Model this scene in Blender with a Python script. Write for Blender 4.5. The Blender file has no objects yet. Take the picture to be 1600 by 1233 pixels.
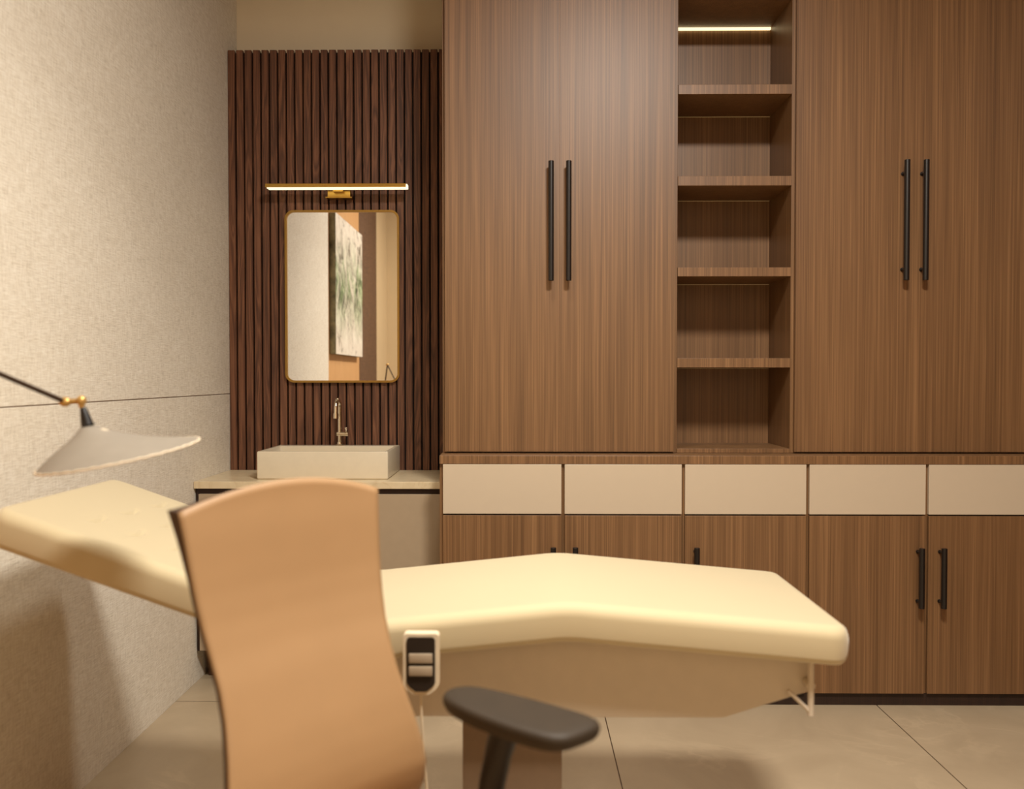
import bpy, bmesh, math, random
from mathutils import Vector, Matrix
random.seed(7)
SC = bpy.context.scene
COL = SC.collection

# ------------------------------------------------------------------ camera
FPX = 1350.0
cd = bpy.data.cameras.new('camera'); cam = bpy.data.objects.new('camera', cd); COL.objects.link(cam)
cd.sensor_fit = 'HORIZONTAL'; cd.sensor_width = 36.0; cd.lens = 36.0 * FPX / 1600.0
cd.clip_start = 0.02
cam.location = (0, 0, 1.12)
cam.rotation_euler = (math.pi / 2 - math.atan(28.5 / FPX), 0, math.atan(16 / FPX))
cd.dof.use_dof = True; cd.dof.focus_distance = 3.1; cd.dof.aperture_fstop = 2.4
SC.camera = cam

# ------------------------------------------------------------------ world, lights, exposure
SC.view_settings.view_transform = 'Standard'; SC.view_settings.look = 'None'
SC.view_settings.gamma = 1.0; SC.view_settings.use_curve_mapping = False
SC.view_settings.exposure = 0.10
w = bpy.data.worlds.new('world'); SC.world = w; w.use_nodes = True
w.node_tree.nodes['Background'].inputs[0].default_value = (1.0, 0.9, 0.8, 1)
w.node_tree.nodes['Background'].inputs[1].default_value = 0.02

def area(name, loc, size, power, color, target=None, size_y=None, shape='DISK', spread=math.pi):
    l = bpy.data.lights.new(name, 'AREA'); l.shape = shape; l.size = size
    if size_y: l.size_y = size_y
    l.energy = power; l.color = color; l.spread = spread
    o = bpy.data.objects.new(name, l); COL.objects.link(o); o.location = loc
    d = (Vector(target) - Vector(loc)) if target else Vector((0, 0, -1))
    o.rotation_euler = d.to_track_quat('-Z', 'Y').to_euler()
    return o
WARM = (1.0, 0.95, 0.865)
area('ceiling_light', (0.50, 0.90, 2.93), 0.48, 92.0, WARM)
area('bed_downlight', (-0.12, 2.0, 2.93), 0.25, 8.5, WARM, spread=math.radians(92))
area('ceiling_fill', (0.2, 1.3, 2.94), 2.2, 1.5, WARM, size_y=2.6, shape='RECTANGLE')  # added soft fill under the ceiling; no cove is built
area('front_fill', (0.6, -0.52, 1.5), 1.6, 0.5, (1.0, 0.95, 0.88), target=(0.0, 3, 1.2), size_y=1.6, shape='RECTANGLE')  # added weak fill from the camera side; no window is built

# ------------------------------------------------------------------ material helpers
def lin(c):
    out = []
    for v in c[:3]:
        v = v / 255.0
        out.append(v / 12.92 if v <= 0.04045 else ((v + 0.055) / 1.055) ** 2.4)
    return (out[0], out[1], out[2], 1.0)

class NT:
    def __init__(self, name):
        self.m = bpy.data.materials.new(name); self.m.use_nodes = True
        self.t = self.m.node_tree; self.n = self.t.nodes
        self.b = self.n['Principled BSDF']
    def node(self, typ, **kw):
        x = self.n.new(typ)
        for k, v in kw.items():
            if k in x.inputs.keys(): x.inputs[k].default_value = v
            else: setattr(x, k, v)
        return x
    def link(self, a, b): self.t.links.new(a, b)
    def coord(self, scale, rand=0.0):
        tc = self.node('ShaderNodeTexCoord')
        mp = self.node('ShaderNodeMapping'); mp.inputs['Scale'].default_value = scale
        src = tc.outputs['Object']
        if rand:
            oi = self.node('ShaderNodeObjectInfo')
            vm = self.node('ShaderNodeVectorMath', operation='MULTIPLY_ADD')
            cb = self.node('ShaderNodeCombineXYZ')
            for i in range(3): self.link(oi.outputs['Random'], cb.inputs[i])
            vm.inputs[1].default_value = (rand, rand, rand)
            self.link(cb.outputs[0], vm.inputs[0]); self.link(src, vm.inputs[2]); src = vm.outputs[0]
        self.link(src, mp.inputs['Vector'])
        return mp.outputs[0]
    def noise(self, scale, detail=3.0, rand=0.0, rough=0.55, dist=0.0):
        n = self.node('ShaderNodeTexNoise', Scale=1.0, Detail=detail, Roughness=rough, Distortion=dist)
        self.link(self.coord(scale, rand), n.inputs['Vector'])
        return n.outputs['Fac']
    def ramp(self, fac, stops):
        r = self.node('ShaderNodeValToRGB')
        el = r.color_ramp.elements
        while len(el) < len(stops): el.new(0.5)
        for e, (p, c) in zip(el, stops): e.position = p; e.color = c
        self.link(fac, r.inputs[0]); return r.outputs[0]
    def mix(self, fac, a, b, mode='MIX'):
        m = self.node('ShaderNodeMix', data_type='RGBA', blend_type=mode)
        for sock, v in ((m.inputs[0], fac), (m.inputs[6], a), (m.inputs[7], b)):
            if hasattr(v, 'links'): self.link(v, sock)
            else: sock.default_value = v
        return m.outputs[2]
    def math(self, op, a, b=0.0, c=None):
        m = self.node('ShaderNodeMath', operation=op)
        for i, v in enumerate((a, b) if c is None else (a, b, c)):
            if hasattr(v, 'links'): self.link(v, m.inputs[i])
            else: m.inputs[i].default_value = v
        return m.outputs[0]
    def bump(self, h, strength=0.2, dist=0.002):
        b = self.node('ShaderNodeBump', Strength=strength, Distance=dist)
        self.link(h, b.inputs['Height']); self.link(b.outputs[0], self.b.inputs['Normal'])
    def setp(self, **kw):
        for k, v in kw.items():
            k = k.replace('_', ' ')
            if hasattr(v, 'links'): self.link(v, self.b.inputs[k])
            else: self.b.inputs[k].default_value = v

def plain(name, col, rough=0.5, metal=0.0, var=0.03, scale=30.0, bump=0.0, spec=0.5):
    t = NT(name)
    n = t.noise((scale, scale, scale), 3)
    c = lin(col); d = tuple(v * (1 - 2 * var) for v in c[:3]) + (1,); e = tuple(min(1, v * (1 + 2 * var)) for v in c[:3]) + (1,)
    t.setp(Base_Color=t.ramp(n, [(0.3, d), (0.7, e)]), Roughness=rough, Metallic=metal, Specular_IOR_Level=spec)
    if bump: t.bump(n, bump, 0.001)
    return t.m

def wood(name, dark, mid, light, rough=0.42, fine=330.0, along=5.0, spec=0.5, figure=0.0):
    t = NT(name)
    a = t.noise((fine, fine, along), 2.5, rand=37.0, rough=0.6)
    b = t.noise((fine * 0.16, fine * 0.16, along * 0.18), 2.0, rand=37.0)
    c = t.noise((9, 9, 0.35), 1.0, rand=37.0)
    v = t.math('ADD', t.math('MULTIPLY', a, 0.62), t.math('ADD', t.math('MULTIPLY', b, 0.26), t.math('MULTIPLY', c, 0.12)))
    if figure:
        f = t.noise((26, 26, 1.6), 1.0, rand=37.0, dist=1.2)
        v = t.math('ADD', t.math('MULTIPLY', v, 1 - figure), t.math('MULTIPLY', t.math('PINGPONG', t.math('MULTIPLY', f, 6.0), 0.5), figure * 2.0))
    col = t.ramp(v, [(0.34, lin(dark)), (0.50, lin(mid)), (0.66, lin(light))])
    t.setp(Base_Color=col, Roughness=rough, Specular_IOR_Level=spec)
    t.bump(a, 0.10, 0.0005)
    return t.m

M = {}
M['oak'] = wood('oak_veneer', (98, 69, 42), (121, 87, 55), (147, 109, 72), rough=0.44, spec=0.56, fine=270.0, along=1.6)
M['walnut'] = wood('walnut_slat', (72, 42, 27), (100, 62, 41), (128, 84, 58), rough=0.5, fine=260, along=3.0, figure=0.22)
M['plinth'] = wood('plinth_wood_shaded', (34, 20, 12), (44, 26, 16), (56, 34, 22), rough=0.6)  # shade under the doors is put into this dark wood tone
M['light_wood'] = wood('light_wood', (190, 140, 90), (208, 158, 104), (220, 172, 118), rough=0.5)
M['seam'] = plain('seam_strip', (124, 92, 64), 0.8)
M['black_gap'] = plain('dark_backing', (20, 11, 7), 0.8)
M['drawer'] = plain('cream_lacquer', (201, 184, 160), 0.36, var=0.003)
M['vanity'] = plain('taupe_lacquer', (170, 150, 124), 0.4, var=0.01)
M['frame_dark'] = plain('vanity_dark_frame', (48, 26, 18), 0.6)
M['ceramic'] = plain('ceramic', (214, 200, 174), 0.25, var=0.01)
M['chrome'] = plain('brushed_nickel', (236, 226, 208), 0.13, metal=1.0, var=0.01)
M['brass'] = plain('brass', (200, 162, 82), 0.30, metal=1.0, var=0.02)
M['brass_frame'] = plain('aged_brass', (172, 138, 76), 0.34, metal=1.0, var=0.02)
M['brass_joint'] = plain('brass_joint', (206, 164, 96), 0.35, metal=0.6, var=0.02)
M['black_metal'] = plain('black_metal', (26, 20, 17), 0.38, var=0.02)
M['lamp_black'] = plain('lamp_black', (24, 19, 17), 0.45, var=0.02)
M['lamp_arm'] = plain('bronze_tube', (70, 52, 38), 0.4, metal=0.4)
M['shade'] = plain('lamp_shade_linen', (142, 132, 118), 0.7, var=0.02)
M['rim'] = plain('lamp_bright_edge', (226, 208, 180), 0.7, var=0.05, scale=180)  # pale tone paints in the lampshade's blurred bright edge
M['bed_leather'] = plain('cream_leather', (198, 182, 146), 0.6, spec=0.15, var=0.004, scale=8)
for nd in M['bed_leather'].node_tree.nodes:
    if nd.type == 'BSDF_PRINCIPLED':
        nd.inputs['Sheen Weight'].default_value = 0.5; nd.inputs['Sheen Roughness'].default_value = 0.5; nd.inputs['Sheen Tint'].default_value = (1, 0.96, 0.9, 1)
M['bed_metal'] = plain('taupe_powder_coat', (206, 192, 172), 0.5, var=0.01)
M['bed_foot'] = plain('brown_grey_column', (128, 106, 84), 0.5, var=0.02)
M['chair_leather'] = plain('tan_leather', (166, 130, 90), 0.55, var=0.01, scale=12)
M['chair_shell'] = plain('dark_brown_shell', (52, 30, 18), 0.5)
M['chair_black'] = plain('charcoal_plastic', (56, 46, 34), 0.6, spec=0.35, var=0.03)
M['chair_post'] = plain('black_plastic', (18, 12, 9), 0.45)
M['remote_white'] = plain('remote_housing', (222, 204, 174), 0.5)
M['remote_black'] = plain('remote_face', (40, 30, 22), 0.45)
M['remote_key'] = plain('remote_key', (170, 152, 128), 0.5)
M['plaster'] = plain('painted_plaster', (222, 206, 178), 0.8, var=0.01, scale=4)
M['plaster_far'] = plain('painted_plaster_pale', (214, 190, 150), 0.8, var=0.01, scale=4)
M['ceiling'] = plain('ceiling_paint', (170, 152, 128), 0.85, var=0.01)
M['canvas_edge'] = plain('canvas_edge', (130, 124, 96), 0.8, var=0.3, scale=14)

def mk_stone():
    t = NT('cream_stone')
    n = t.noise((9, 9, 9), 6, rough=0.65, dist=1.0)
    v = t.noise((5, 5, 5), 4, dist=2.2)
    vein = t.math('SUBTRACT', 1.0, t.math('MINIMUM', t.math('MULTIPLY', t.math('ABSOLUTE', t.math('SUBTRACT', v, 0.5)), 30.0), 1.0))
    c = t.ramp(n, [(0.3, lin((208, 188, 152))), (0.7, lin((224, 206, 172)))])
    t.setp(Base_Color=t.mix(t.math('MULTIPLY', vein, 0.25), c, lin((186, 152, 104))), Roughness=0.28)
    return t.m
M['stone'] = mk_stone()

def mk_floor():
    t = NT('marble_tile')
    tc = t.node('ShaderNodeTexCoord'); sp = t.node('ShaderNodeSeparateXYZ'); t.link(tc.outputs['Object'], sp.inputs[0])
    def line(src, off, pitch, half):
        f = t.math('PINGPONG', t.math('SUBTRACT', src, off), pitch / 2)   # 0 at a joint
        return t.math('LESS_THAN', f, half)
    gx = line(sp.outputs[0], 0.2725, 0.9345, 0.0016)
    gy = line(sp.outputs[1], 2.940, 0.9345, 0.0016)
    g = t.math('MAXIMUM', gx, gy)
    n = t.noise((2.2, 2.2, 2.2), 6, rough=0.6, dist=1.6)
    v = t.noise((2.0, 2.6, 2.0), 6, rough=0.6, dist=0.9)
    mask = t.noise((1.7, 1.7, 1.7), 3)
    vein = t.math('SUBTRACT', 1.0, t.math('MINIMUM', t.math('MULTIPLY', t.math('ABSOLUTE', t.math('SUBTRACT', v, 0.5)), 34.0), 1.0))
    vein = t.math('MULTIPLY', vein, t.math('MULTIPLY', t.math('MINIMUM', t.math('MAXIMUM', t.math('MULTIPLY', t.math('SUBTRACT', mask, 0.48), 8.0), 0.0), 1.0), 0.20))
    c = t.ramp(n, [(0.3, lin((166, 147, 120))), (0.7, lin((180, 161, 133)))])
    c = t.mix(vein, c, lin((222, 200, 166)))
    c = t.mix(g, c, lin((58, 38, 22)))
    t.setp(Base_Color=c, Roughness=0.36, Specular_IOR_Level=0.4)
    t.bump(t.math('SUBTRACT', 1.0, g), 0.4, 0.002)
    return t.m
M['floor'] = mk_floor()

def mk_linen():
    t = NT('linen_wallcovering')
    a = t.noise((1, 30, 430), 2.0, rough=0.6)      # horizontal threads
    b = t.noise((1, 430, 30), 2.0, rough=0.6)      # vertical threads
    wv = t.math('ADD', a, b)
    big = t.noise((4, 3.2, 9), 4, rough=0.6, dist=0.8)
    s = t.math('ADD', t.math('MULTIPLY', wv, 0.5), t.math('MULTIPLY', t.math('SUBTRACT', big, 0.5), 0.10))
    c = t.ramp(s, [(0.34, lin((206, 195, 176))), (0.5, lin((230, 220, 202))), (0.66, lin((244, 238, 224)))])
    t.setp(Base_Color=c, Roughness=0.85, Specular_IOR_Level=0.25)
    t.bump(t.math('ADD', wv, t.math('MULTIPLY', big, 2.6)), 0.45, 0.0020)
    return t.m
M['linen'] = mk_linen()

def mk_rough_brown():
    t = NT('brown_relief_panel')
    n = t.noise((160, 160, 160), 3)
    t.setp(Base_Color=t.ramp(n, [(0.35, lin((60, 40, 26))), (0.65, lin((128, 92, 64)))]), Roughness=0.7)
    t.bump(n, 0.6, 0.004)
    return t.m
M['relief'] = mk_rough_brown()

def mk_painting():
    t = NT('abstract_painting')
    tc = t.node('ShaderNodeTexCoord'); sp = t.node('ShaderNodeSeparateXYZ'); t.link(tc.outputs['Object'], sp.inputs[0])
    z = sp.outputs[2]
    a = t.noise((3, 4.5, 3.0), 7, rough=0.7, dist=0.9)
    b = t.noise((6, 8, 7), 7, rough=0.75, dist=0.7)
    band = t.math('SUBTRACT', 1.0, t.math('MINIMUM', t.math('MULTIPLY', t.math('ABSOLUTE', t.math('SUBTRACT', z, 0.45)), 2.6), 1.0))
    g = t.math('MULTIPLY', t.math('ADD', a, -0.36), t.math('MULTIPLY', band, 5.5))
    g = t.math('MINIMUM', t.math('MAXIMUM', g, 0.0), 1.0)
    base = t.ramp(b, [(0.36, lin((96, 84, 66))), (0.46, lin((222, 210, 192))), (0.7, lin((242, 234, 218)))])
    grn = t.ramp(b, [(0.38, lin((26, 28, 20))), (0.49, lin((98, 118, 76))), (0.60, lin((178, 190, 150)))])
    t.setp(Base_Color=t.mix(g, base, grn), Roughness=0.6)
    return t.m
M['painting'] = mk_painting()

def emis(name, col, strength):
    t = NT(name); t.setp(Base_Color=(0.8, 0.7, 0.5, 1), Emission_Color=col, Emission_Strength=strength); return t.m
M['led'] = emis('led_diffuser', (1.0, 0.88, 0.58, 1), 1.25)
M['led_hi'] = emis('led_strip_bright', (1.0, 0.82, 0.46, 1), 1.5)
M['led_lo'] = emis('led_strip_dim', (1.0, 0.66, 0.20, 1), 0.05)
tm = NT('mirror_glass'); tm.setp(Base_Color=(0.93, 0.93, 0.92, 1), Metallic=1.0, Roughness=0.0); M['mirror'] = tm.m

# ------------------------------------------------------------------ object helpers
def thing(name, label, cat, loc=(0, 0, 0), group=None):
    o = bpy.data.objects.new(name, None); COL.objects.link(o); o.empty_display_size = 0.1
    o.location = loc; o['label'] = label; o['category'] = cat
    if group: o['group'] = group
    return o
def root_of(p):
    while p.parent: p = p.parent
    return p
def obj(name, bm, mat, parent=None, smooth=False, origin=None):
    """bm is in world coordinates; the mesh is re-expressed about its root's base"""
    me = bpy.data.meshes.new(name)
    off = Vector(root_of(parent).location) if parent else Vector(origin or (0, 0, 0))
    bmesh.ops.translate(bm, verts=bm.verts, vec=-off)
    bmesh.ops.recalc_face_normals(bm, faces=bm.faces)
    bm.to_mesh(me); bm.free()
    if smooth:
        for p in me.polygons: p.use_smooth = True
        if smooth != 'all': me.set_sharp_from_angle(angle=math.radians(38))
    for m in (mat if isinstance(mat, (list, tuple)) else [mat]): me.materials.append(m)
    o = bpy.data.objects.new(name, me); COL.objects.link(o)
    if parent: o.parent = parent
    else: o.location = off
    return o
def tag(o, label, cat, group=None):
    o['label'] = label; o['category'] = cat
    if group: o['group'] = group
    return o
def struct(name, bm, mat, **k):
    o = obj(name, bm, mat, **k); o['kind'] = 'structure'; return o

def BM(): return bmesh.new()
def box(bm, x0, x1, y0, y1, z0, z1, bev=0.0, seg=2, mi=0):
    r = bmesh.ops.create_cube(bm, size=1.0)
    vs = r['verts']
    for v in vs:
        v.co = Vector((x0 + (v.co.x + .5) * (x1 - x0), y0 + (v.co.y + .5) * (y1 - y0), z0 + (v.co.z + .5) * (z1 - z0)))
    fs = {f for v in vs for f in v.link_faces}
    for f in fs: f.material_index = mi
    if bev:
        es = list({e for v in vs for e in v.link_edges})
        bmesh.ops.bevel(bm, geom=es, offset=bev, segments=seg, profile=0.5, affect='EDGES')
    return bm
def bx(*a, **k): return box(BM(), *a, **k)
def tube(bm, pts, rad, n=16, caps=True):
    """a swept tube; rad is one number or one per point"""
    pts = [Vector(p) for p in pts]
    rs = rad if isinstance(rad, (list, tuple)) else [rad] * len(pts)
    prev = None; rings = []
    up = None
    for i, p in enumerate(pts):
        d = ((pts[i + 1] - p) if i == 0 else (p - pts[i - 1]) if i == len(pts) - 1 else (pts[i + 1] - pts[i - 1])).normalized()
        if up is None:
            up = Vector((0, 0, 1)) if abs(d.z) < 0.9 else Vector((0, 1, 0))
        s = d.cross(up).normalized(); up = s.cross(d).normalized()
        rings.append([bm.verts.new(p + (s * math.cos(2 * math.pi * k / n) + up * math.sin(2 * math.pi * k / n)) * rs[i]) for k in range(n)])
    for a, b in zip(rings, rings[1:]):
        for k in range(n): bm.faces.new((a[k], a[(k + 1) % n], b[(k + 1) % n], b[k]))
    if caps:
        bm.faces.new(rings[0][::-1]); bm.faces.new(rings[-1])
    return bm
def sphere(bm, c, r, sc=(1, 1, 1)):
    bmesh.ops.create_uvsphere(bm, u_segments=20, v_segments=12, radius=r, matrix=Matrix.Translation(c) @ Matrix.Diagonal((*sc, 1)))
    return bm
def loft(bm, rings, close=True, caps=True):
    R = [[bm.verts.new(p) for p in r] for r in rings]
    n = len(R[0])
    for a, b in zip(R, R[1:]):
        for k in range(n if close else n - 1):
            bm.faces.new((a[k], a[(k + 1) % n], b[(k + 1) % n], b[k]))
    if caps: bm.faces.new(R[0][::-1]); bm.faces.new(R[-1])
    return R
def extrude_xz(bm, poly, y0, y1, bev=0.0):
    a = [bm.verts.new((x, y0, z)) for x, z in poly]; b = [bm.verts.new((x, y1, z)) for x, z in poly]
    bm.faces.new(a); bm.faces.new(b[::-1])
    for i in range(len(poly)):
        j = (i + 1) % len(poly); bm.faces.new((a[i], b[i], b[j], a[j]))
    if bev: bmesh.ops.bevel(bm, geom=list(bm.edges), offset=bev, segments=2, profile=.5, affect='EDGES')
    return bm
def rrect(x0, x1, z0, z1, r, n=8):
    out = []
    for cx, cz, a0 in ((x1 - r, z1 - r, 0), (x0 + r, z1 - r, 90), (x0 + r, z0 + r, 180), (x1 - r, z0 + r, 270)):
        for k in range(n + 1):
            a = math.radians(a0 + 90 * k / n); out.append((cx + r * math.cos(a), cz + r * math.sin(a)))
    return out

# ------------------------------------------------------------------ the room
XL, XR, YB, YF, ZC = -1.193, 1.80, 3.628, -0.62, 2.95
ZB, ZU, ZS = 2.922, 3.018, 3.506          # faces of base cabinets, upper cabinets, slat panel
struct('floor', bx(XL - .1, XR + .1, YF - .1, YB + .1, -.08, 0), M['floor'])
struct('ceiling', bx(XL - .1, XR + .1, YF - .1, YB + .1, ZC, ZC + .08), M['ceiling'])
struct('wall_back', bx(XL - .1, XR + .1, YB, YB + .1, 0, ZC), M['plaster'])
struct('wall_right', bx(XR, XR + .1, YF, YB, 0, ZC), M['walnut'])
struct('wall_front', bx(XL - .1, XR + .1, YF - .1, YF, 0, ZC), M['plaster_far'])
SEAM = 1.0485
bm = BM()
YT = 1.675                                   # where the linen ends and the timber panel begins
box(bm, XL - .1, XL, YT, YB, 0, SEAM - .0015, bev=.0008)
box(bm, XL - .1, XL, YT, YB, SEAM + .0015, ZC, bev=.0008)
struct('wall_left', bm, M['linen'])
struct('trim_1', bx(XL - .1, XL - .003, YT + .01, YB, SEAM - .004, SEAM + .004), M['seam'])
struct('trim_2', bx(XL - .1, XL - .001, .665, YT - .004, 0, ZC), M['light_wood'])
struct('trim_3', bx(XL - .1, XL + .002, -.075, .663, 0, ZC), M['relief'])
struct('trim_4', bx(XL - .1, XL - .001, YF, -.077, 0, ZC), M['plaster_far'])

# ------------------------------------------------------------------ slatted wall panel behind the basin
t = thing('slatted_wall_panel', 'dark walnut vertical slat panel on wall behind mirror and basin', 'wall panel', (-.74, ZS + .05, .02))
obj('backing_board', bx(XL + .001, -.284, ZS + .016, YB - .001, .02, 2.432), M['black_gap'], t)
bm = BM(); x = XL + .002; pitch = .0342
while x < -.30:
    box(bm, x, min(x + .0272, -.285), ZS, ZS + .018, .02, 2.438, bev=.0012, seg=1); x += pitch
obj('slats', bm, M['walnut'], t)

# ------------------------------------------------------------------ vanity under the basin
CT = .738
tag(obj('stone_countertop', bx(XL + .001, -.2825, 3.1125, ZS - .001, CT - .026, CT, bev=.0015), M['stone'], origin=(-.74, 3.3, CT - .026)),
    'cream veined stone countertop under the white rectangular basin', 'countertop')
t = thing('vanity_cabinet', 'low taupe vanity cabinet with dark reveal under the stone countertop', 'cabinet', (-.74, 3.31, 0))
obj('cabinet_body', box(bx(XL + .004, -.2835, 3.130, ZS - .002, .114, CT - .027), XL + .02, -.2835, 3.20, ZS - .002, 0, .113), M['frame_dark'], t)
obj('front_panel', bx(XL + .018, -.287, 3.1135, 3.129, .120, CT - .046, bev=.001), M['vanity'], t)

# ------------------------------------------------------------------ basin and tap
t = thing('vessel_sink', 'white rectangular ceramic vessel basin on the stone countertop', 'sink', (-.74, 3.33, CT))
x0, x1, y0, y1, zt = -.9825, -.4960, 3.180, 3.494, .8415
bm = BM()
def ring(ix, iy0, iy1, z, r):
    return [(p[0], p[1], z) for p in rrect(x0 + ix, x1 - ix, y0 + iy0, y1 - iy1, r, 4)]
loft(bm, [ring(.003, .003, .003, CT + .0005, .004), ring(0, 0, 0, CT + .004, .005), ring(0, 0, 0, zt - .004, .005), ring(.0025, .0025, .0025, zt, .004),
          ring(.0125, .0125, .058, zt, .006), ring(.016, .016, .062, zt - .004, .008), ring(.026, .026, .070, CT + .03, .02), ring(.05, .05, .09, CT + .018, .03)])
obj('basin', bm, M['ceramic'], t, smooth=True)
bm = BM(); tube(bm, [(-.74, 3.33, CT + .0182), (-.74, 3.33, CT + .022)], .022, 24); obj('drain', bm, M['chrome'], t, smooth=True)
t = thing('basin_tap', 'polished nickel gooseneck tap standing on the back rim of the basin', 'tap', (-.7335, 3.46, zt))
fx, fy = -.7335, 3.462
bm = BM(); tube(bm, [(fx, fy, zt + .0003), (fx, fy, zt + .004), (fx, fy, zt + .006), (fx, fy, zt + .014)], [.0165, .0165, .0125, .0115], 24)
obj('base_flange', bm, M['chrome'], t, smooth=True)
bm = BM(); pts = [(fx, fy, zt + .010), (fx, fy, zt + .15)]
cz = zt + .150; R = .036
for k in range(1, 15):
    a = math.radians(180 * k / 14 * 1.0); pts.append((fx, fy - R + R * math.cos(a), cz + R * math.sin(a)))
pts.append((fx, fy - 2 * R - .002, cz - .02))
tube(bm, pts, [.0088] * 2 + [.0085] * 15, 18)
obj('spout', bm, M['chrome'], t, smooth=True)
bm = BM(); tube(bm, [(fx, fy - 2 * R - .002, cz - .018), (fx, fy - 2 * R - .0035, cz - .038)], .0108, 18); obj('nozzle', bm, M['chrome'], t, smooth=True)
bm = BM(); tube(bm, [(fx - .011, fy, zt + .047), (fx + .034, fy, zt + .047)], .0098, 18); obj('valve_body', bm, M['chrome'], t, smooth=True)
bm = BM(); tube(bm, [(fx + .026, fy, zt + .055), (fx + .026, fy - .004, zt + .066)], .0028, 10); sphere(bm, (fx + .026, fy - .005, zt + .069), .0058)
obj('lever', bm, M['chrome'], t, smooth=True)

# ------------------------------------------------------------------ mirror and light bar
t = thing('wall_mirror', 'rectangular mirror with rounded corners and thin brass frame on slat panel', 'mirror', (-.7278, ZS, 1.094))
mx0, mx1, mz0, mz1 = -.9590, -.4962, 1.0945, 1.7900
bm = BM(); o_ = rrect(mx0, mx1, mz0, mz1, .036); i_ = rrect(mx0 + .0085, mx1 - .0085, mz0 + .0085, mz1 - .0085, .0285)
prof = [(o_, ZS - .0005), (o_, ZS - .019), (i_, ZS - .019), (i_, ZS - .010)]
loft(bm, [[(p[0], y, p[1]) for p in poly] for poly, y in prof], caps=False)
obj('mirror_frame', bm, M['brass_frame'], t, smooth=True)
bm = BM(); i2 = rrect(mx0 + .006, mx1 - .006, mz0 + .006, mz1 - .006, .03)
loft(bm, [[(p[0], y, p[1]) for p in i2] for y in (ZS - .0130, ZS - .003)])
obj('mirror_glass', bm, M['mirror'], t)

t = thing('mirror_light', 'brass light bar with glowing diffuser on slat panel above mirror', 'wall lamp', (-.735, ZS, 1.84))
LX0, LX1, LY0, LY1 = -1.0145, -.4590, 3.412, 3.452
obj('bar_housing', bx(LX0, LX1, LY0, LY1, 1.8655, 1.8800, bev=.001), M['brass'], t)
bm = bx(LX0 + .006, LX1, LY0 + .001, LY1 - .004, 1.8618, 1.8652, bev=.001)
box(bm, LX1 + .0003, LX1 + .006, LY0 + .004, LY1 - .004, 1.862, 1.878, bev=.0015)
obj('light_diffuser', bm, M['led'], t)
obj('bar_arm', bx(-.755, -.715, LY1 + .0005, ZS - .0335, 1.856, 1.8675, bev=.001), M['brass'], t)
bm = bx(-.781, -.690, ZS - .0330, ZS - .0005, 1.8395, 1.868, bev=.001)
obj('wall_mount', bm, M['brass'], t)
obj('mount_lip', bx(-.788, -.683, ZS - .040, ZS - .0005, 1.8340, 1.8385, bev=.0008), M['brass'], t)

# ------------------------------------------------------------------ handles and cabinets
def handle_bm(x, yface, z0, z1, r=.0093, out=.035, inset=.040, sr=.0045):
    bm = BM(); y = yface - out
    e = .0006
    tube(bm, [(x, y, z0), (x, y, z0 + e), (x, y, z1 - e), (x, y, z1)], [r - e, r, r, r - e], 20)
    for z in (z0 + inset, z1 - inset):
        tube(bm, [(x, y + r * .8, z), (x, yface - .0035, z)], sr, 12)
        tube(bm, [(x, yface - .0036, z), (x, yface - .0002, z)], sr * 1.5, 12)
    return bm

def upper(xa, xb, d0, d1, split, hx0, hx1, wall_z, label):
    t = thing('tall_wall_cabinet', label, 'cabinet', ((xa + xb) / 2, ZU + .1, .852), group='tall upper cabinets')
    obj('cabinet_body', bx(xa, xb, ZU + .004, YB - .002, .8525, ZC - .001, bev=.0008), M['oak'], t)
    for a, b, hx in ((d0, split - .0001, hx0), (split + .0001, d1, hx1)):
        d = obj('door', bx(a, b, ZU - .016, ZU + .0012, .858, ZC - .01, bev=.0002, seg=1), M['oak'], t)
        obj('door_handle', handle_bm(hx, ZU - .016, 1.4475, 1.8555), M['black_metal'], d, smooth=True)
    return t
upper(-.2785, .5395, -.2685, .5270, .1293, .0985, .1590, 0, 'left tall oak two-door cabinet with black bar handles beside slat panel')
upper(.9330, 1.752, .9435, 1.7425, 1.343, 1.3085, 1.3735, 0, 'right tall oak two-door cabinet with black bar handles right of the open shelves')

t = thing('open_shelf_unit', 'open oak shelf column with recessed light strips between the two tall cabinets', 'shelving', (.736, ZU + .12, .853))
SX0, SX1, NB = .5400, .9325, 3.285
obj('back_panel', bx(SX0, SX1, NB, NB + .02, .8525, ZC - .001), M['oak'], t)
shelves = [(1.1505, 1.1830), (1.4670, 1.4980), (1.7810, 1.8140), (2.0960, 2.1290), (2.4270, 2.4600)]
obj('bottom_board', bx(SX0, SX1, ZU, NB - .0005, .8525, .8675, bev=.0008), M['oak'], t)
for i, (a, b) in enumerate(shelves):
    s = obj('shelf', bx(SX0, SX1, ZU, NB - .0005, a, b, bev=.0008), M['oak'], t)
    top = i == len(shelves) - 1
    st = obj('light_strip', bx(SX0 + .002, SX1 - .002, NB - (.012 if top else .006), NB - .0015, a - (.008 if top else .0012), a - .0003), M['led_hi'] if top else M['led_lo'], s)
obj('top_board', bx(SX0, SX1, ZU, NB - .0005, 2.76, 2.79, bev=.0008), M['oak'], t)

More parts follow.
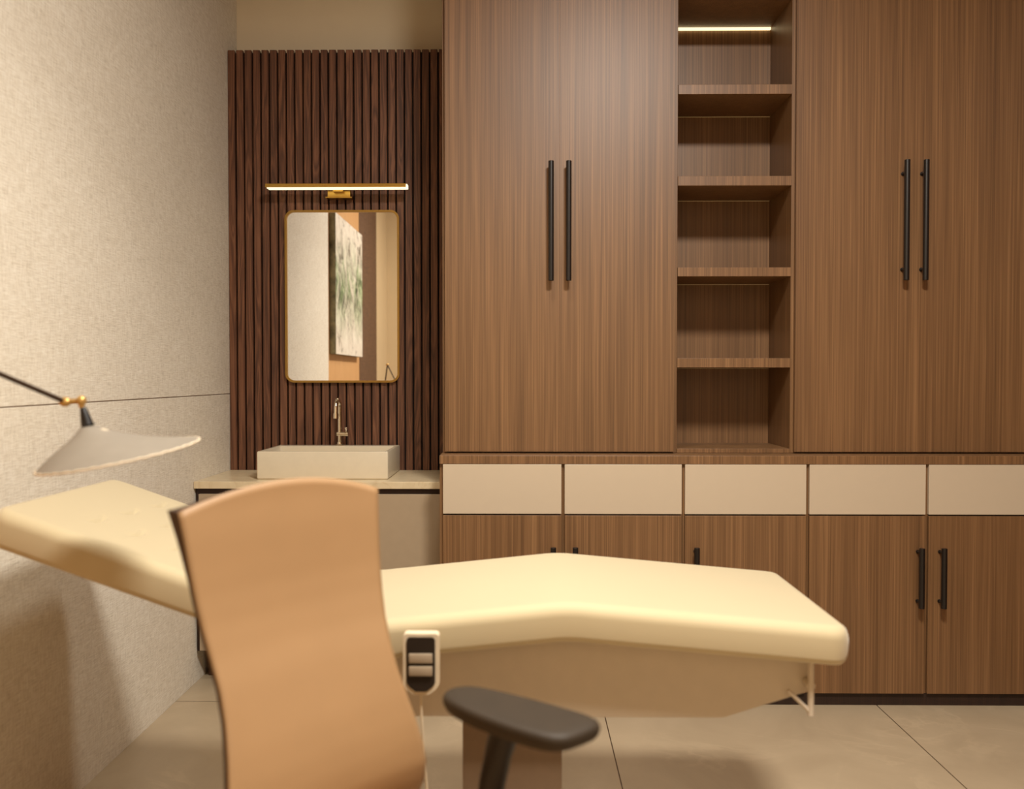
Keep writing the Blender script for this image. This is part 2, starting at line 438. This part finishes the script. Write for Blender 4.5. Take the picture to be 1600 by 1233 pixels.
# base cabinets
tag(obj('wooden_worktop', bx(-.281, 1.797, ZB, ZU + .35, .8225, .8515, bev=.0012), M['oak'], origin=(.75, ZB + .2, .8225)),
    'long oak ledge running over the cream drawers under the tall cabinets', 'worktop')
tag(obj('cabinet_plinth', bx(-.276, 1.797, ZB + .012, ZB + .35, 0.0005, .0415), M['plinth'], origin=(.75, ZB + .1, 0)),
    'long plinth coloured dark brown for toe-kick shade, between floor tiles and oak base cabinets', 'plinth')
edges = [-.281, .1379, .5449, .9646, 1.3657, 1.7800]
labels = ['leftmost oak base cabinet with cream drawer, next to the vanity',
          'second oak base cabinet from the left, cream drawer, behind the peak of the bed',
          'middle oak base cabinet with cream drawer, directly below the open shelves',
          'fourth oak base cabinet from the left, whole black handle at its right edge',
          'rightmost oak base cabinet, whole black handle at its left edge, cut by frame']
hpx = [.1045, .1785, .5855, 1.3350, 1.4090]
for i in range(5):
    a, b = edges[i], edges[i + 1]
    t = thing('base_cabinet', labels[i], 'cabinet', ((a + b) / 2, ZB + .2, .042), group='base cabinets under the oak ledge')
    xa = a if i == 0 else a + .0004; xb = b - .0004
    bm = BM(); tk = .009
    box(bm, xa, xa + (.012 if i == 0 else tk), ZB + .013, ZB + .34, .042, .822)
    box(bm, xb - tk, xb, ZB + .013, ZB + .34, .042, .822)
    box(bm, xa, xb, ZB + .32, ZB + .34, .042, .822)
    box(bm, xa + tk, xb - tk, ZB + .02, ZB + .32, .042, .06)
    obj('cabinet_body', bm, M['oak'], t)
    fa = a + (.012 if i == 0 else .006); fb = b - .005
    obj('drawer_front', bx(fa, fb, ZB, ZB + .018, .6530, .8215, bev=.001), M['drawer'], t)
    d = obj('door', bx(fa, fb, ZB, ZB + .018, .0440, .6480, bev=.001), M['oak'], t)
    obj('door_handle', handle_bm(hpx[i], ZB, .3435, .5450, out=.034, inset=.017, sr=.004), M['black_metal'], d, smooth=True)

# ------------------------------------------------------------------ treatment bed
BN, BF = 1.687, 2.207
t = thing('treatment_bed', 'cream cushioned treatment bed with raised head section, in front of the cabinets', 'bed', (-.02, 1.95, 0))
TH = .077
ctrl = [(-1.055, .8645), (-.376, .6255), (.0887, .6735), (.656, .6235)]
def profile(step=.004, rr=.035):
    """top line of the cushion as (x, z, nx, nz), folds eased"""
    raw = []
    for (xa, za), (xb, zb) in zip(ctrl, ctrl[1:]):
        n = max(2, int(math.hypot(xb - xa, zb - za) / step))
        raw += [(xa + (xb - xa) * k / n, za + (zb - za) * k / n) for k in range(n)]
    raw.append(ctrl[-1])
    w_ = int(rr / step); sm = []
    for i in range(len(raw)):
        k = min(w_, i, len(raw) - 1 - i); seg = raw[i - k:i + k + 1]
        sm.append((sum(p[0] for p in seg) / len(seg), sum(p[1] for p in seg) / len(seg)))
    out = []
    for i, p in enumerate(sm):
        a = sm[max(0, i - 1)]; b = sm[min(len(sm) - 1, i + 1)]
        dx, dz = b[0] - a[0], b[1] - a[1]; l = math.hypot(dx, dz); out.append((p[0], p[1], -dz / l, dx / l))
    return out
pr = profile()
acc = [0]
for a, b in zip(pr, pr[1:]): acc.append(acc[-1] + math.hypot(b[0] - a[0], b[1] - a[1]))
L = acc[-1]
RC, RE = .045, .026                          # corner radius in plan, edge rounding
# stitched tufts: little arcs pressed in the head section (position along, across, length)
tufts = []
for r_, s0 in enumerate((.16, .25, .34)):
    for q, yy in enumerate((.13, .26, .39)):
        tufts.append((s0 + .012 * q, BN + yy + .02))
rings = []
def section(half, th_top, th_bot, cyy, x, z, nx, nz, s):
    pts = []; r = min(RE, half * .9, (th_top - th_bot) * .49)
    def P_(y, h):
        return (x + nx * h, y, z + nz * h)
    NT_ = 56
    y0_, y1_ = cyy - half, cyy + half
    # top, front to back
    for k in range(NT_ + 1):
        y = y0_ + r + (y1_ - y0_ - 2 * r) * k / NT_
        dep = 0
        for ts, ty in tufts:
            dy = y - ty; ds = s - ts + 9.0 * dy * dy
            if abs(dy) < .042 and abs(ds) < .02:
                dep += .009 * math.exp(-(ds / .005) ** 2) * max(0, 1 - (dy / .04) ** 2)
        pts.append(P_(y, th_top - dep))
    for k in range(1, 7):
        a = math.radians(90 - 90 * k / 6); pts.append(P_(y1_ - r + r * math.cos(a), th_top - r + r * math.sin(a)))
    rb = r * .6
    for k in range(0, 5):
        a = math.radians(-90 * k / 4); pts.append(P_(y1_ - rb + rb * math.cos(a), th_bot + rb + rb * math.sin(a)))
    for k in range(0, 5):
        a = math.radians(270 - 90 * k / 4); pts.append(P_(y0_ + rb + rb * math.cos(a), th_bot + rb + rb * math.sin(a)))
    for k in range(0, 6):
        a = math.radians(180 - 90 * k / 6); pts.append(P_(y0_ + r + r * math.cos(a), th_top - r + r * math.sin(a)))
    return pts
yc = (BN + BF) / 2; hw = (BF - BN) / 2
for i, (p, s) in enumerate(zip(pr, acc)):
    e = min(s, L - s)
    e = max(e, .0008)
    half = hw - (RC - math.sqrt(max(0, RC ** 2 - (RC - e) ** 2)) if e < RC else 0)
    cut = RE - math.sqrt(max(0, RE ** 2 - (RE - e) ** 2)) if e < RE else 0
    if half < .03: half = .03
    rings.append(section(half, -cut, -TH + cut * .7, yc, p[0], p[1], p[2], p[3], s))
bm = BM(); loft(bm, rings)
obj('mattress', bm, M['bed_leather'], t, smooth='all')
def under(x):
    for (a, b) in zip(pr, pr[1:]):
        if a[0] <= x <= b[0]: return a[1] - TH * 1.01
    return pr[-1][1] - TH
xs = [-.47, -.42, -.376, -.30, -.15, 0, .0887, .2, .4, .591]
poly = [(x, under(x) - .002) for x in xs] + [(.591, .4815), (.410, .4235), (-.25, .4235), (-.47, .49)]
obj('under_frame', extrude_xz(BM(), poly, 1.752, 2.13, bev=.0015), M['bed_metal'], t)
obj('pedestal', bx(-.1255, .0835, 1.80, 2.06, .028, .4225, bev=.004), M['bed_foot'], t, smooth=True)
obj('base_plate', bx(-.30, .34, 1.735, 2.12, .0005, .0275, bev=.006), M['bed_metal'], t, smooth=True)
for yy in (1.722, 2.16):
    bm = BM()
    sg = 1 if yy < 2 else -1
    tube(bm, [(.5775, yy, under(.577) - .001), (.5775, yy, .442)], .0062, 12)
    tube(bm, [(.5775, yy, .447), (.533, yy + .004 * sg, .4905)], .0042, 12)
    tube(bm, [(.5775, yy, .500), (.5775, yy + .028 * sg, .500)], .009, 12)
    obj('foot_bracket', bm, M['bed_metal'], t, smooth=True)

# hand control hanging on the bed's near edge
t = thing('hand_control', 'small black and white two-button hand control hanging on the near side of the bed', 'remote control', (-.1945, 1.655, .505))
hx0, hx1, hz0, hz1, hy = -.2295, -.1600, .5065, .6255, 1.648
def ctl(inset, zt_in, ch):
    a, b, c, d = hx0 + inset, hx1 - inset, hz0 + inset, hz1 - zt_in
    return [(a + ch * 1.5, c), (b - ch * 1.5, c), (b - ch * .5, c + ch * .75), (b, c + ch * 1.5), (b, d - .006), (b - .002, d - .002), (b - .006, d), (a + .006, d), (a + .002, d - .002), (a, d - .006), (a, c + ch * 1.5), (a + ch * .5, c + ch * .75)]
obj('housing', extrude_xz(BM(), ctl(0, 0, .0125), hy, hy + .022, bev=.0012), M['remote_white'], t)
obj('face_plate', extrude_xz(BM(), ctl(.0072, .0068, .0115), hy - .0022, hy - .0001), M['remote_black'], t)
for z in (.5790, .5545):
    bm = BM(); a, b = hx0 + .012, hx1 - .012
    box(bm, a, b, hy - .0075, hy - .0023, z - .0095, z + .0095, bev=.0022)
    obj('button', bm, M['remote_key'], t, smooth=True)
obj('hook', bx(-.205, -.184, hy + .0222, BN - .0015, .583, .603, bev=.002), M['remote_white'], t)
bm = BM(); cp = [(-.1955, hy + .011, hz0 + .0005), (-.1955, hy + .011, .47), (-.193, hy + .013, .42), (-.188, hy + .02, .34), (-.180, hy + .04, .20), (-.165, hy + .09, .06), (-.150, hy + .115, .034)]
tube(bm, cp, .0024, 10); obj('cable', bm, M['remote_white'], t, smooth=True)

# ------------------------------------------------------------------ office chair
O = Vector((-.346, 1.28)); F = Vector((.757, -.652)).normalized(); W_ = Vector((.652, .757)).normalized()
def cw(f, s, z): v = O + F * f + W_ * s; return (v.x, v.y, z)
seat0 = cw(.30, 0, 0)
t = thing('office_chair', 'tan leather office chair with curved back and dark armrest, nearest the camera', 'chair', seat0)
rows = [(.30, .000, .150), (.34, .020, .158), (.38, .045, .163), (.42, .070, .167), (.46, .095, .169), (.49, .1080, .1705), (.52, .1135, .1695), (.55, .1090, .1664), (.58, .1010, .1616), (.62, .0872, .1545), (.66, .0715, .1485), (.70, .0560, .1470),
        (.74, .0392, .1503), (.78, .0259, .1551), (.82, .0159, .1597), (.86, .0088, .1638), (.90, .0025, .1678), (.94, -.0047, .1725)]
def prow(z):
    if z >= rows[-1][0]: 
        e = z - rows[-1][0]; return (-.0047 - e * .10, .1725)
    for a, b in zip(rows, rows[1:]):
        if a[0] <= z <= b[0]:
            k = (z - a[0]) / (b[0] - a[0]); return (a[1] + (b[1] - a[1]) * k, a[2] + (b[2] - a[2]) * k)
    return rows[0][1:]
NU, NV = 36, 60
def back_pt(u, v, off, grow=0.0):
    # u -1..1 across, v 0..1 up
    ztop = .9362 + .0285 * (1 - abs(u) ** 2.0) + .004 * u * (1 - u * u)
    if off > .003: ztop -= .007 * (1 - min(1, max(0, -u)) ** 6)      # the shell stops short of the leather's top edge
    z = .31 + (ztop - .31) * v
    s, h = prow(z)
    s += -.010 * (1 - u * u) - off * (1 + (1.7 * max(0, (v - .82) / .18) ** 1.5 if off > .01 else 0))          # a shallow hollow across the back
    if v > .985: s -= 0
    return cw(s, u * (h + grow), z)
bm = BM()
def sheet(off, flip, u0=-1, u1=1, v0=0, v1=1):
    g = [[bm.verts.new(back_pt(u0 + (u1 - u0) * i / NU, v0 + (v1 - v0) * j / NV, off)) for i in range(NU + 1)] for j in range(NV + 1)]
    for j in range(NV):
        for i in range(NU):
            q = (g[j][i], g[j][i + 1], g[j + 1][i + 1], g[j + 1][i]); bm.faces.new(q[::-1] if flip else q)
    return g
def slab(off0, off1):
    a = sheet(off0, False); b = sheet(off1, True)
    loopa = a[0] + [r[-1] for r in a[1:]] + a[-1][-2::-1] + [r[0] for r in a[-2:0:-1]]
    loopb = b[0] + [r[-1] for r in b[1:]] + b[-1][-2::-1] + [r[0] for r in b[-2:0:-1]]
    n = len(loopa); es = []
    for i in range(n):
        bm.faces.new((loopa[i], loopb[i], loopb[(i + 1) % n], loopa[(i + 1) % n]))
    rim = set(loopa)
    ed = [e for e in bm.edges if e.verts[0] in rim and e.verts[1] in rim and any(len({v for v in f.verts} & rim) == 2 and len(set(f.verts) & set(loopb)) == 2 for f in e.link_faces)]
    return ed
slab(0, .003)
obj('backrest', bm, M['chair_leather'], t, smooth='all')
bm = BM(); slab(.0034, .0120)
obj('back_shell', bm, M['chair_shell'], t, smooth=True)
# seat
bm = BM()
rg = []
for z, g in ((.372, -.012), (.380, -.002), (.395, 0), (.425, 0), (.440, -.004), (.448, -.016)):
    rg.append([cw(p[0], p[1], z) for p in rrect(.125 - g * 0, .50 + g, -.185 - g, .185 + g, .06, 8)])
loft(bm, rg); obj('seat', bm, M['chair_leather'], t, smooth=True)
obj('seat_plate', (lambda b: (loft(b, [[cw(p[0], p[1], z) for p in rrect(.16, .42, -.16, .16, .03, 6)] for z in (.345, .3715)]), b)[1])(BM()), M['chair_post'], t, smooth=True)
bm = BM(); tube(bm, [cw(.16, 0, .350), cw(.10, 0, .330), cw(.066, 0, .37), cw(.066, 0, .46)], .014, 12); obj('back_bracket', bm, M['chair_post'], t, smooth=True)
bm = BM(); tube(bm, [cw(.30, 0, .090), cw(.30, 0, .20), cw(.30, 0, .2005), cw(.30, 0, .3445)], [.026, .026, .016, .016], 20); obj('gas_column', bm, M['chair_post'], t, smooth=True)
for k in range(5):
    a = math.radians(20 + 72 * k); dx, dy = math.cos(a), math.sin(a); c = Vector(seat0)
    bm = BM(); tube(bm, [(c.x + dx * .024, c.y + dy * .024, .100), (c.x + dx * .14, c.y + dy * .14, .082), (c.x + dx * .235, c.y + dy * .235, .062)], [.016, .013, .010], 12)
    leg = obj('base_leg', bm, M['chair_post'], t, smooth=True)
    bm = BM(); e = (c.x + dx * .235, c.y + dy * .235)
    for sgn in (-1, 1):
        tube(bm, [(e[0] - dy * sgn * .006, e[1] + dx * sgn * .006, .0245), (e[0] - dy * sgn * .020, e[1] + dx * sgn * .020, .0245)], .024, 18)
    tube(bm, [(e[0], e[1], .024), (e[0], e[1], .056)], .005, 8)
    obj('caster', bm, M['chair_post'], leg, smooth=True)
# armrests (pad outline in chair coordinates: forward, sideways)
outl = [(.163, .158), (.158, .178), (.166, .196), (.190, .208), (.250, .219), (.320, .226), (.385, .2295), (.405, .226), (.414, .212), (.4135, .190), (.409, .160), (.403, .146), (.388, .133), (.360, .1265), (.310, .1235), (.250, .126), (.205, .133), (.175, .145)]
def smooth_loop(pts, n=3):
    out = []
    for _ in range(n):
        out = []
        for i in range(len(pts)):
            a, b = pts[i], pts[(i + 1) % len(pts)]
            out += [(a[0] * .75 + b[0] * .25, a[1] * .75 + b[1] * .25), (a[0] * .25 + b[0] * .75, a[1] * .25 + b[1] * .75)]
        pts = out
    return pts
outl = smooth_loop(outl, 2)
cf, cs = sum(p[0] for p in outl) / len(outl), sum(p[1] for p in outl) / len(outl)
for sgn in (1, -1):
    dz = 0 if sgn > 0 else -.11          # the near armrest is set lower
    bm = BM(); rg = []
    for z, k in ((.6225, .90), (.6240, .955), (.6290, .985), (.6350, 1.0), (.6400, .995), (.6440, .97), (.6462, .92), (.6470, .80), (.6470, .4)):
        rg.append([cw(cf + (p[0] - cf) * k, sgn * (cs + (p[1] - cs) * k), z + dz) for p in outl])
    loft(bm, rg)
    arm = obj('armrest', bm, M['chair_black'], t, smooth=True)
    bm = BM()
    path = [(.284, .176, .6225 + dz), (.270, .177, .605 + dz), (.257, .178, .570 + dz * .9), (.243, .180, .520 + dz * .6), (.233, .184, .465), (.230, .188, .40), (.230, .180, .362), (.230, .150, .3585)]
    rr = [(.034, .015), (.026, .0145), (.0235, .014), (.023, .014), (.023, .0135), (.022, .013), (.021, .013), (.021, .012)]
    rg = []
    for i, ((f_, s_, z_), (ra, rb)) in enumerate(zip(path, rr)):
        if i < 6: rg.append([cw(f_ + ra * math.cos(a), sgn * (s_ + rb * math.sin(a)), z_) for a in [2 * math.pi * k / 20 for k in range(20)]])
        else: 
            rg.append([cw(f_ + ra * math.cos(a), sgn * (s_ + (rb if i == 6 else 0) * math.sin(a) * .8), z_ - (.0 if i == 6 else 0) + (rb * math.sin(a) if i == 7 else rb * .6 * math.sin(a))) for a in [2 * math.pi * k / 20 for k in range(20)]])
    loft(bm, rg)
    obj('arm_post', bm, M['chair_post'], arm, smooth=True)
    bm = BM()
    rg = [[cw(p[0], sgn * p[1], z) for p in rrect(.30, .352, .150, .195, .01, 4)] for z in (.6145 + dz, .6224 + dz)]
    loft(bm, rg); obj('slide_latch', bm, M['chair_post'], arm)

# ------------------------------------------------------------------ articulated lamp
t = thing('articulated_lamp', 'black articulated lamp with wide pale conical shade and brass joints by left wall', 'lamp', (-1.07, 1.17, 0))
J1 = Vector((-.7985, 1.5, 1.0753)); J2 = Vector((-.7704, 1.5, 1.0775)); EL = Vector((-.904, 1.2, 1.197))
bm = BM(); tube(bm, [J1, EL], .0042, 12); obj('upper_arm', bm, M['lamp_arm'], t, smooth=True)
foot = Vector((-1.07, 1.17, .02))
bm = BM(); tube(bm, [EL, foot], .0045, 12); obj('lower_arm', bm, M['lamp_arm'], t, smooth=True)
bm = BM(); sphere(bm, EL, .010); obj('elbow_joint', bm, M['brass_joint'], t, smooth=True)
bm = BM(); sphere(bm, J1, .0085, (1.25, 1.1, 1)); tube(bm, [J1, J2], .0042, 12); sphere(bm, J2, .0088)
tube(bm, [J2, J2 + Vector((.001, 0, -.013))], [.0062, .0045], 12)
obj('swivel_joint', bm, M['brass_joint'], t, smooth=True)
A0 = Vector((-.7675, 1.5, 1.0655)); A1 = Vector((-.7600, 1.5, 1.0345))
bm = BM(); tube(bm, [A0, A0.lerp(A1, .15), A0.lerp(A1, .6), A1, A1 + Vector((.001, 0, -.002))], [.0045, .0062, .0085, .0105, .0135], 16); obj('lamp_socket', bm, M['lamp_black'], t, smooth=True)
rim_c = Vector((-.7035, 1.5, .9840)); slope = math.atan2(1.0083 - .9600, .291)
ex = Vector((math.cos(slope), 0, math.sin(slope))); ey = Vector((-.015, math.cos(.095), math.sin(.095))).normalized(); RR = .1330
apex = A1 + Vector((.001, 0, -.001))
bm = BM(); rg = []
prof = [(0.0, .075), (.12, .15), (.26, .25), (.42, .385), (.58, .545), (.74, .715), (.88, .87), (1.0, 1.0)]
for h, r in prof:
    c = apex.lerp(rim_c, h)
    e1 = Vector((1, 0, 0)).lerp(ex, h).normalized()
    rg.append([c + (e1 * math.cos(a) + (Vector((0, 1, 0)).lerp(ey, h)) * math.sin(a)) * (r * RR) for a in [2 * math.pi * k / 72 for k in range(72)]])
inner = []
for (h, r) in reversed(prof):
    c = apex.lerp(rim_c, h) + Vector((0, 0, -.0022))
    e1 = Vector((1, 0, 0)).lerp(ex, h).normalized()
    inner.append([c + (e1 * math.cos(a) + (Vector((0, 1, 0)).lerp(ey, h)) * math.sin(a)) * (r * RR - .0014) for a in [2 * math.pi * k / 72 for k in range(72)]])
loft(bm, rg + inner)
sh = obj('lamp_shade', bm, M['shade'], t, smooth=True)
bm = BM(); n = 96; ringp = [rim_c + (ex * math.cos(2 * math.pi * k / n) + ey * math.sin(2 * math.pi * k / n)) * (RR + .0002) + Vector((0, 0, -.0015 + .0009 * math.sin(k * 2.4))) for k in range(n + 1)]
tube(bm, ringp, .0020, 8, caps=False); obj('bright_edge_lip', bm, M['rim'], sh, smooth=True)  # wavy lip added to imitate the bright out-of-focus edge
bm = BM(); sphere(bm, rim_c.lerp(apex, .55) + Vector((.0, 0, -.004)), .020, (1, 1, 1.1)); obj('light_bulb', bm, M['ceramic'], sh, smooth=True)
bm = BM(); tube(bm, [(-1.07, 1.17, .0005), (-1.07, 1.17, .012), (-1.07, 1.17, .016), (-1.07, 1.17, .018)], [.105, .105, .098, .02], 40); obj('lamp_base', bm, M['lamp_black'], t, smooth=True)

# ------------------------------------------------------------------ painting seen in the mirror
t = thing('abstract_painting', 'large green and white abstract canvas on the timber wall, seen in the mirror', 'painting', (XL, 1.20, 1.258))
obj('stretched_canvas', bx(XL + .0005, XL + .039, .76, 1.645, 1.258, 2.135, bev=.001), M['canvas_edge'], t)
obj('painted_face', bx(XL + .0392, XL + .0402, .761, 1.644, 1.259, 2.134), M['painting'], t)
